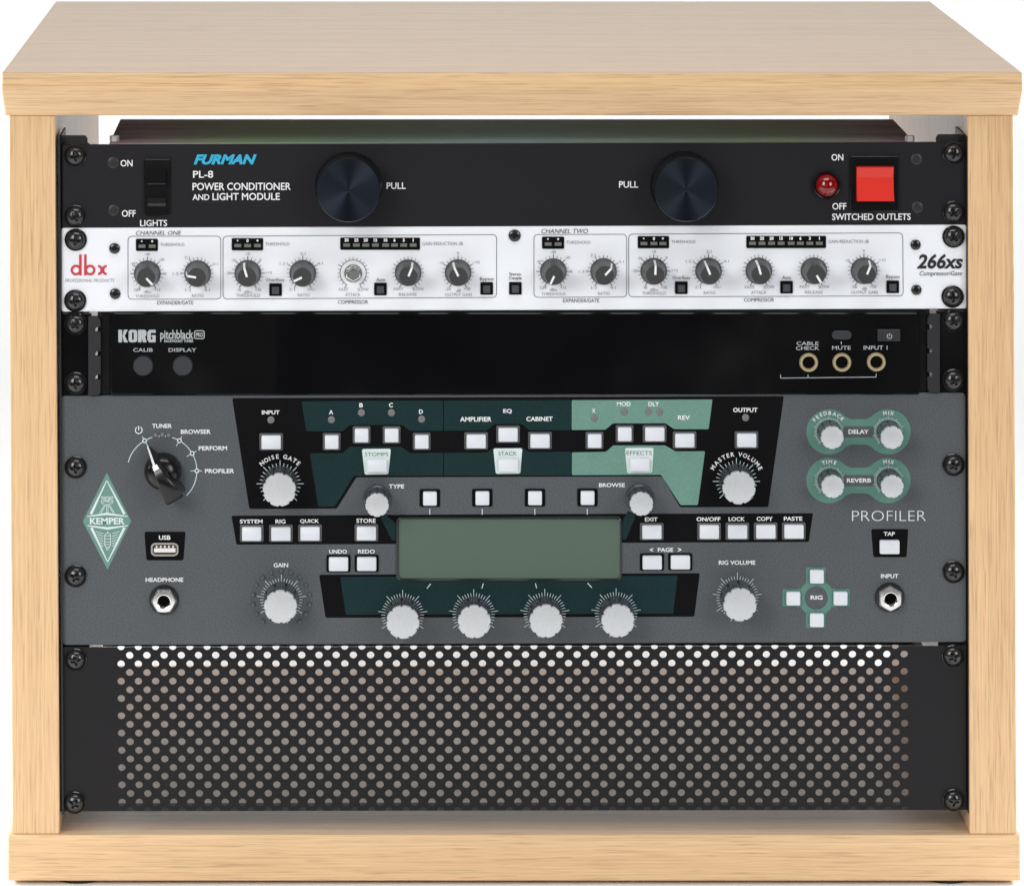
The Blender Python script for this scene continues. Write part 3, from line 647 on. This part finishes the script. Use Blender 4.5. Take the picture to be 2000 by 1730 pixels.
# lettering, scales
ink = MB()
for t, x0, x1, y0, y1 in (('INPUT', 511.5, 546, 801.3, 809), ('A', 642.4, 650.8, 800.7, 809), ('B', 701.8, 708.9, 787, 795.2), ('C', 759.7, 767.4, 786.6, 795.2), ('D', 818.4, 826, 799.6, 808), ('AMPLIFIER', 898.5, 960, 814, 823), ('EQ', 982.8, 999.7, 798.6, 807.5),
    ('CABINET', 1028, 1079.4, 813.5, 822.3), ('X', 1156, 1163, 797.4, 806), ('MOD', 1205, 1231.6, 784.5, 793), ('DLY', 1266.4, 1287.3, 784.5, 793), ('REV', 1324, 1347.5, 811, 819.6), ('OUTPUT', 1431.8, 1479.5, 796.2, 804.8),
    ('TYPE', 759.5, 789.4, 945.5, 953.6), ('BROWSE', 1169.7, 1220.6, 943, 951), ('SYSTEM', 468.6, 513, 1014, 1021.8), ('RIG', 538, 557.6, 1014, 1022), ('QUICK', 586, 623, 1013.4, 1022), ('STORE', 696, 733.7, 1012.4, 1020.8),
    ('UNDO', 643, 677.6, 1072.8, 1080.6), ('REDO', 699.2, 732, 1072.6, 1080.4), ('EXIT', 1259.5, 1284.3, 1010, 1017.8), ('ON/OFF', 1360.3, 1407, 1009.4, 1017.6), ('LOCK', 1423, 1454.6, 1009.2, 1017.3), ('COPY', 1477.7, 1509.2, 1008.8, 1017), ('PASTE', 1530.8, 1566.8, 1008.6, 1016.6),
    ('PAGE', 1284.7, 1314.9, 1069.2, 1077.4), ('<', 1269, 1275.8, 1069.4, 1077.2), ('>', 1324, 1330.8, 1069.2, 1077), ('RIG VOLUME', 1403.8, 1475.2, 1094, 1102.4), ('GAIN', 534.4, 562.8, 1099, 1107.4), ('DELAY', 1657, 1696.6, 838.8, 847), ('REVERB', 1653.8, 1701.4, 934, 942),
    ('TAP', 1726, 1747.6, 1038.3, 1046), ('INPUT', 1720.5, 1754.6, 1120.4, 1128.5), ('RIG', 1583, 1606.6, 1162.2, 1170.4), ('TUNER', 297.2, 335.8, 827.4, 835.9), ('BROWSER', 353.2, 411.6, 838.6, 847.2), ('PERFORM', 388, 443.6, 870.7, 879.4), ('PROFILER', 400.4, 457.6, 915.2, 923.8),
    ('USB', 310.4, 333, 1045, 1053.7), ('HEADPHONE', 284.4, 358, 1127.5, 1135.8)): text(ink, t, x0, x1, y0, y1, d=L3, bold=.022)
text(ink, 'PROFILER', 1664.2, 1808, 997, 1017, d=L3, bold=-.022)
arctext(ink, 'NOISE GATE', 547, 944.4, 53.4, -47, 47, 8.6, L3); arctext(ink, 'MASTER VOLUME', 1438.2, 939.8, 53, -66, 66, 8.6, L3)
arctext(ink, 'FEEDBACK', 1618.6, 843.2, 36.6, -56, 54, 7.4, L3); arctext(ink, 'MIX', 1734.6, 843, 36.6, -19, 19, 7.4, L3); arctext(ink, 'TIME', 1619.7, 938.3, 36.4, -24, 24, 7.4, L3); arctext(ink, 'MIX', 1735, 938, 36.4, -19, 19, 7.4, L3)
ring(ink, 271, 839.8, 6.6, 1.7, L3, 32, 328); line(ink, 271, 831.5, 271, 840, 1.7, L3)
prt(ink, 'lettering', 'white_ink', fp)
ink = MB()
for x, y in ((547, 944.4), (1438.2, 939.8)): ticks(ink, x, y, 33, 40.5, 46, -135, 135, 11.25, 4, 1.25, L3)
for x, y in ((549.5, 1170), (1440, 1166)): ticks(ink, x, y, 30, 41.5, 48.3, -165, 165, 8.25, 5, 1.05, L3)
for x, y in ((786.5, 1199.8), (925.1, 1198.6), (1064, 1197.7), (1203.3, 1196.8)): ticks(ink, x, y, 30, 41.5, 48.3, -165, 165, 8.25, 5, 1.05, L3)
for x, y in ((1618.6, 843.2), (1734.6, 843), (1619.7, 938.3), (1735, 938)): ticks(ink, x, y, 22, 28.3, 31, -140, 140, 7, 5, .9, L3)
cx, cy = 316.5, 919.2
for a0, a1 in ((-76, -34), (-25.5, -16), (17, 26), (34, 56), (64, 86), (94, 135)): ring(ink, cx, cy, 68, 1.5, L3, a0, a1, 90)
for a in (-5, 5.5): sheet(ink, circ(cx+68*math.sin(R(a)), cy-68*math.cos(R(a)), 1.3, 10), L3)
for a in (-30, 30, 60, 90):
    x, y = cx+68*math.sin(R(a)), cy-68*math.cos(R(a)); ring(ink, x, y, 3.6, 2.2, L3, n=24)
    for r0, r1 in ((55.5, 63), (73, 77.5)): line(ink, cx+r0*math.sin(R(a)), cy-r0*math.cos(R(a)), cx+r1*math.sin(R(a)), cy-r1*math.cos(R(a)), 1.3, L3)
for x in (839.4, 941.8, 1044.6, 1146.9): line(ink, x, 993.2, x, 1004.6, 1.6, L3)
for p in ((833.9, 1148.7, 841, 1139.6), (941, 1148.7, 944, 1139), (1045.6, 1138.4, 1048, 1148), (1147.6, 1138, 1156, 1147.3)): line(ink, *p, 1.5, L3)
prt(ink, 'dial_scales', 'pale_ink', fp)
# knobs
def pk(Rr, base, h):
    nl = 9; rf = lambda t: .905+.095*min(1, abs(math.sin(nl*math.pi*t))*2.0)**.8
    mb = MB(); lathe(mb, 0, 0, [(base, .0002), (base, .0010), (base*.97, .0016), (Rr*1.0, .0022)], 72, cap=False)
    lathe(mb, 0, 0, [(Rr*1.02, .0022), (Rr*.97, h-.0022)], 108, rf=rf, cap=False)
    k = mb.build('knob', 'knob_dark', pa, origin=W(0, 0, 0), ang=60)
    mb = MB(); lathe(mb, 0, 0, [(Rr*.96, h-.0026), (Rr*.985, h-.0022), (Rr*.985, h-.0006), (Rr*.955, h-.0001), (Rr*.9, h)], 108, rf=rf); mb.build('cap', 'cap', k, origin=W(0, 0, 0), ang=35)
    return k
kb = pk(32.8, 34.5, .0185)
for i, (x, y) in enumerate(((547, 943.6), (1438.2, 939.4), (549.5, 1170), (1440, 1166), (786.5, 1199.8), (925.1, 1199), (1064, 1198), (1203.3, 1197.2))):
    if i == 0: kb.location = W(x, y)-ORG[pa.name]; kb.rotation_euler = (0, R(18), 0)
    else: copy_part(kb, W(x, y), pa, R(random.uniform(-20, 20)))
ks = pk(22.5, 24, .0165)
for i, (x, y) in enumerate(((1619.5, 843.6), (1735.5, 843.6), (1620.5, 938.6), (1736, 938.6))):
    if i == 0: ks.location = W(x, y)-ORG[pa.name]
    else: copy_part(ks, W(x, y), pa, R(random.uniform(-20, 20)))
kt = pk(23.3, 28, .0170)
kt.location = W(736.5, 974)-ORG[pa.name]; copy_part(kt, W(1249.3, 972), pa, R(12))
# mode selector: pointer ("beak") knob
ms_c = (318.3, 919.5)
mb = MB(); lathe(mb, *ms_c, [(36.5, .0002), (36.5, .0018), (33, .0062), (24, .0090), (10, .0100)], 56)
ms = mb.build('selector_knob', mat('black_bakelite', (.006, .006, .0065), .24), pa, ang=40)
def rot(u, v, a=-30): t = R(a); return (ms_c[0]+u*math.cos(t)-v*math.sin(t), ms_c[1]+u*math.sin(t)+v*math.cos(t))   # u across, v along (down = tail)
mb = MB()
prof = [(-58, 1.8, 1.0, .0022, .0026), (-44, 6, 2.6, .0015, .0090), (-27, 11, 6, .001, .0176), (-8, 15, 10, .001, .0198), (12, 17.5, 13, .001, .0203), (34, 20, 17, .001, .0198), (50, 21.5, 18.5, .001, .0180), (54, 20, 17, .001, .0165)]
rows = []
for v, wb, wt, d0, d1 in prof:
    crv = 0 if v < 50 else 0
    rows.append([W(*rot(-wb, v), d0), W(*rot(-wt, v), d1-.0006), W(*rot(-wt*.8, v), d1), W(*rot(wt*.8, v), d1), W(*rot(wt, v), d1-.0006), W(*rot(wb, v), d0)])
mb.grid(rows, True, False); mb.face(rows[0]); mb.face(rows[-1]); mb.build('pointer_handle', 'black_bakelite' if 'black_bakelite' in M else bpy.data.materials['black_bakelite'], ms, ang=40)
mb = MB(); rows = []
for v, wt, d1 in ((-58.5, 1.5, .0030), (-44, 2.0, .0095), (-27, 2.6, .0182)): rows.append([W(*rot(-wt-.6, v), d1), W(*rot(wt-.6, v), d1)])
mb.grid(rows, False, False); mb.face([W(*rot(-5, -27.2), .0183), W(*rot(5, -27.2), .0183), W(*rot(6, -17.5), .0194), W(*rot(-6, -17.5), .0194)]); mb.build('pointer_line', 'white_ink', ms)
# keys
def key_mesh(w, h, bz, name_m, frame_w, frame_h):
    mb = MB()
    o_ = rrect(-frame_w/2, -frame_h/2, frame_w/2, frame_h/2, 3); i_ = rrect(-w/2-1.2, -h/2-1.2, w/2+1.2, h/2+1.2, 2.5); n = len(o_)
    for k in range(n): mb.face([W(*o_[k], .0004), W(*o_[(k+1) % n], .0004), W(*i_[(k+1) % n], .0004), W(*i_[k], .0004)]); mb.face([W(*o_[k], .0004), W(*o_[(k+1) % n], .0004), W(*o_[(k+1) % n], .0), W(*o_[k], .0)])
    mb.face([W(*p, .00032) for p in i_])
    bz_o = mb.build('bezel', name_m, pa, origin=W(0, 0, 0))
    mb = MB(); slab(mb, rrect(-w/2, -h/2, w/2, h/2, 2.6), .0027, .0002, 1.6); k = mb.build('key', 'key', pa, origin=W(0, 0, 0), ang=50)
    bz_o.parent = k; bz_o.location = (0, 0, 0)
    return k
wide = key_mesh(37.5, 26.5, 0, 'bezel_grey', 46, 33.5); small = key_mesh(26.6, 26.5, 0, 'bezel_grey', 34.6, 33.5)
wide_b = key_mesh(37.5, 26.5, 0, 'panel_black', 47, 33.5); small_b = key_mesh(26.6, 26.5, 0, 'panel_black', 40, 34.5)
plain = key_mesh(39, 25.5, 0, 'tag', 41.5, 28); plain_b = key_mesh(38.4, 26.6, 0, 'panel_black', 41, 29); pad = key_mesh(26.8, 26, 0, 'sage_deep', 29.6, 29)
def lay(proto, pts):
    for i, (x, y) in enumerate(pts):
        if i == 0: proto.location = W(x, y)-ORG[pa.name]
        else: copy_part(proto, W(x, y), pa)
lay(wide, [(529.7, 862.5), (929.9, 860.6), (992.2, 847.7), (1054.5, 860), (1278.5, 846.7), (1337, 859), (1457.8, 858.8), (491.7, 1041), (548.7, 1041), (605.6, 1040.6), (715.6, 1040), (1272.8, 1037.4), (1384.9, 1037.2), (1440, 1037), (1495.2, 1036.8), (1550.2, 1036.6)])
lay(small, [(647.8, 862), (706.2, 849), (764.8, 849), (823.6, 861.5), (1161, 859.8), (1219.8, 846.7)])
lay(wide_b, [(661.2, 1100), (716.2, 1099.6), (1273.4, 1097), (1328.5, 1096.6)])
lay(small_b, [(839.6, 972.2), (942, 971.6), (1044.8, 971.4), (1147.3, 971)])
lay(plain, [(736.2, 908.6), (992.5, 907.6), (1249.3, 906.6)]); lay(plain_b, [(1736.8, 1066.6)])
lay(pad, [(1594.8, 1124.4), (1594.8, 1209.4), (1548.8, 1167.2), (1641, 1167)])
# indicator lamps
def led(r, h):
    mb = MB(); lathe(mb, 0, 0, [(r, .0001), (r, h*.4), (r*.8, h*.85), (r*.4, h), (.2, h)], 24); return mb.build('indicator_lamp', 'lens', pa, origin=W(0, 0, 0))
ld = led(7, .0008)
lay(ld, [(529, 819.8), (647.3, 819.4), (705.8, 805.8), (764.5, 805.8), (823.5, 818.4), (1160.8, 816.6), (1219, 803.6), (1266.6, 803.6), (1288, 803.6), (1456.2, 815.4)])
mb = MB(); lathe(mb, 0, 0, [(4.6, .0001), (4.3, .0006), (2.6, .0013), (.2, .0015)], 20); ls = mb.build('indicator_dot', mat('clear_dot', (.10, .105, .115), .22), pa, origin=W(0, 0, 0))
lay(ls, [(549.5+55.7*math.sin(R(a)), 1170-55.7*math.cos(R(a))) for a in range(-140, 141, 20)])
mb = MB(); lathe(mb, 0, 0, [(5, .0001), (4.7, .0006), (2.8, .0013), (.2, .0015)], 20); l3 = mb.build('tuner_lamp', 'lens', pa, origin=W(0, 0, 0))
lay(l3, [(304, 850.4), (317, 849.2), (329.4, 850.4)])
# display
mb = MB(); o_ = rrect(774, 1009.3, 1213.8, 1133, 9, 6); i_ = rrect(779, 1012.6, 1211, 1128.6, 8, 6); n = len(o_)
for k in range(n):
    mb.face([W(*o_[k], .0009), W(*o_[(k+1) % n], .0009), W(*i_[(k+1) % n], .0013), W(*i_[k], .0013)], True); mb.face([W(*o_[k], .0009), W(*o_[(k+1) % n], .0009), W(*o_[(k+1) % n], 0), W(*o_[k], 0)])
    mb.face([W(*i_[k], .0013), W(*i_[(k+1) % n], .0013), W(*i_[(k+1) % n], .0002), W(*i_[k], .0002)])
fr = mb.build('display', mat('display_frame', (.02, .028, .023), .25), pa)
mb = MB(); sheet(mb, i_, .0007); prt(mb, 'screen', 'lcd', fr)
# sockets
for x, y, a in ((320.7, 1170.6, 0), (1737.6, 1166, 30)):
    mb = MB(); lathe(mb, x, y, [(29, .0001), (29, .0006), (27.5, .0012), (15, .0014)], 56, cap=False); jk = mb.build('jack_socket', mat('dark_washer', (.035, .035, .04), .22, .5) if a == 0 else bpy.data.materials['dark_washer'], pa)
    mb = MB(); n = 48; rows = []
    hexr = lambda t, r: r*math.cos(math.pi/6)/math.cos((t+math.pi/6) % (math.pi/3)-math.pi/6)
    for r, d, hx in ((25, .0012, 1), (25, .0042, 1), (21.5, .0054, .5), (14, .0055, 0), (12.4, .0053, 0), (11.8, .0040, 0), (11.6, .0014, 0)):
        row = []
        for i in range(n):
            t = 2*math.pi*i/n; rr = hexr(t, r) if hx == 1 else (r if hx == 0 else (r*.5+hexr(t, r)*.5)); row.append(W(x+rr*math.sin(t+R(a)), y-rr*math.cos(t+R(a)), d))
        rows.append(row)
    mb.grid(rows); mb.build('nut', 'chrome', jk, ang=20)
    mb = MB(); sheet(mb, circ(x, y, 12, 32), .0016); prt(mb, 'socket_hole', 'hole', jk)
# usb port
mb = MB(); o_ = rpoly([(301, 1059), (342, 1059), (348.5, 1064), (348.5, 1080), (342, 1085), (301, 1085), (295, 1080), (295, 1064)], 3); i_ = inset(o_, 3.2); n = len(o_)
for k in range(n):
    mb.face([W(*o_[k], .0012), W(*o_[(k+1) % n], .0012), W(*i_[(k+1) % n], .0012), W(*i_[k], .0012)]); mb.face([W(*o_[k], .0012), W(*o_[(k+1) % n], .0012), W(*o_[(k+1) % n], 0), W(*o_[k], 0)]); mb.face([W(*i_[k], .0012), W(*i_[(k+1) % n], .0012), W(*i_[(k+1) % n], .0002), W(*i_[k], .0002)])
us = mb.build('usb_port', mat('nickel_shell', (.62, .58, .52), .3, .9), pa)
mb = MB(); sheet(mb, i_, .0003); prt(mb, 'port_recess', mat('port_recess', (.06, .04, .03), .5), us)
mb = MB(); slab(mb, rrect(301, 1069.5, 343, 1077.5, 1), .0014, .0003, .6); mb.build('tongue', 'usb_tongue', us)
mb = MB()
for x in (308, 316, 324, 332, 340): slab(mb, rrect(x-3.4, 1064.5, x-.4, 1068.8), .0010, .0003)
mb.build('contacts', 'usb_tongue', us)

# ------------------------------------------------------------------ 5. perforated vent panel
vp = thing('vent_panel', W(1005, 1584, 0), 'black perforated vent panel full of round holes, lowest in the cabinet', 'vent panel')
mb = MB(); TH = .0016; PX, PY, RH = 33.62, 16.85, 7.25; NS = 20
def V(x, y, d=0.): return W(x+(y-1297)*.0072, y-(x-236)*.00152, d)
def tile(cx, cy, hw, lo, hi, top=True, bot=True):      # rectangle with a round hole; half holes at the panel's edges
    A = [2*math.pi*i/NS for i in range(NS+1)]
    for i in range(NS):
        t0, t1 = A[i], A[i+1]; tm = (t0+t1)/2
        if not top and math.sin(tm) > 0: continue
        if not bot and math.sin(tm) < 0: continue
        def ed(t):
            c, s = math.cos(t), math.sin(t); k = min(hw/abs(c) if abs(c) > 1e-6 else 1e9, (hi if s > 0 else lo)/abs(s) if abs(s) > 1e-6 else 1e9); return (cx+k*c, cy-k*s)
        def ci(t): return (cx+RH*math.cos(t), cy-RH*math.sin(t))
        cn = [math.atan2(s1*(hi if s1 > 0 else lo), c1*hw) % (2*math.pi) for s1 in (1, -1) for c1 in (1, -1)]
        o_ = [ed(t0)]+[ed(q) for q in cn if t0+1e-6 < q < t1-1e-6]+[ed(t1)]
        mb.face([V(*ci(t0)), *[V(*p) for p in o_], V(*ci(t1))])
        mb.face([V(*ci(t0)), V(*ci(t1)), V(*ci(t1), -TH), V(*ci(t0), -TH)], True)
XA, XB, XL, XR = 236.4, 253.2, 116.5, 1886.5
rowsA = [1263+2*PY*i for i in range(10)]; rowsB = [1263+PY+2*PY*i for i in range(10)]
YT, YBm = 1263, 1263+PY*19
def rect(x0, x1, y0, y1): mb.face([V(x0, y0), V(x1, y0), V(x1, y1), V(x0, y1)])
for rws, x0 in ((rowsA, XA), (rowsB, XB)):
    for y in rws:
        top = y > YT+1; bot = y < YBm-1
        for i in range(46): tile(x0+i*PX, y, PX/2, PY/2, PY/2, top, bot)
        a, b2 = (y-PY/2 if top else y), (y+PY/2 if bot else y)
        sh = (y-1297)*.0072
        rect(XL-sh*.5, x0-PX/2, a, b2); rect(x0+45.5*PX, XR-sh*.6, a, b2)
# folded flanges, drilled like the face
FD = .016
def fl(y, sgn):
    for x0, x1 in ((XL+6, XR-6),):
        mb.face([V(x0, y, 0), V(x1, y, 0), V(x1, y, -FD), V(x0, y, -FD)])
mbf = MB()
fl(YBm+.2, 1)
vpn = mb.build('front_panel', 'vent', vp, weld=False)
mb = MB()
# upper flange with a row of half holes along the fold
y = YT-.3; r_ = RH*S; x_prev = XL+6
for i in range(46):
    cxx = XA+i*PX
    for sgn in (-1, 1):
        pts = [V(cxx+sgn*PX/2, y, 0), V(cxx+sgn*PX/2, y, -FD)]+[V(cxx, y, -FD)]+[V(cxx+sgn*RH*math.sin(R(a)), y, -RH*S*math.cos(R(a))) for a in range(0, 91, 15)]
        mb.face(pts)
for x0, x1 in ((200, XA-PX/2), (XA+45.5*PX, 1803)): mb.face([V(x0, y, 0), V(x1, y, 0), V(x1, y, -FD), V(x0, y, -FD)])
mb.build('folded_edge', 'vent', vp, weld=False)
for x, y in ((148, 1287), (146, 1566), (1861, 1280), (1862, 1561)): screw(vp, x, y)
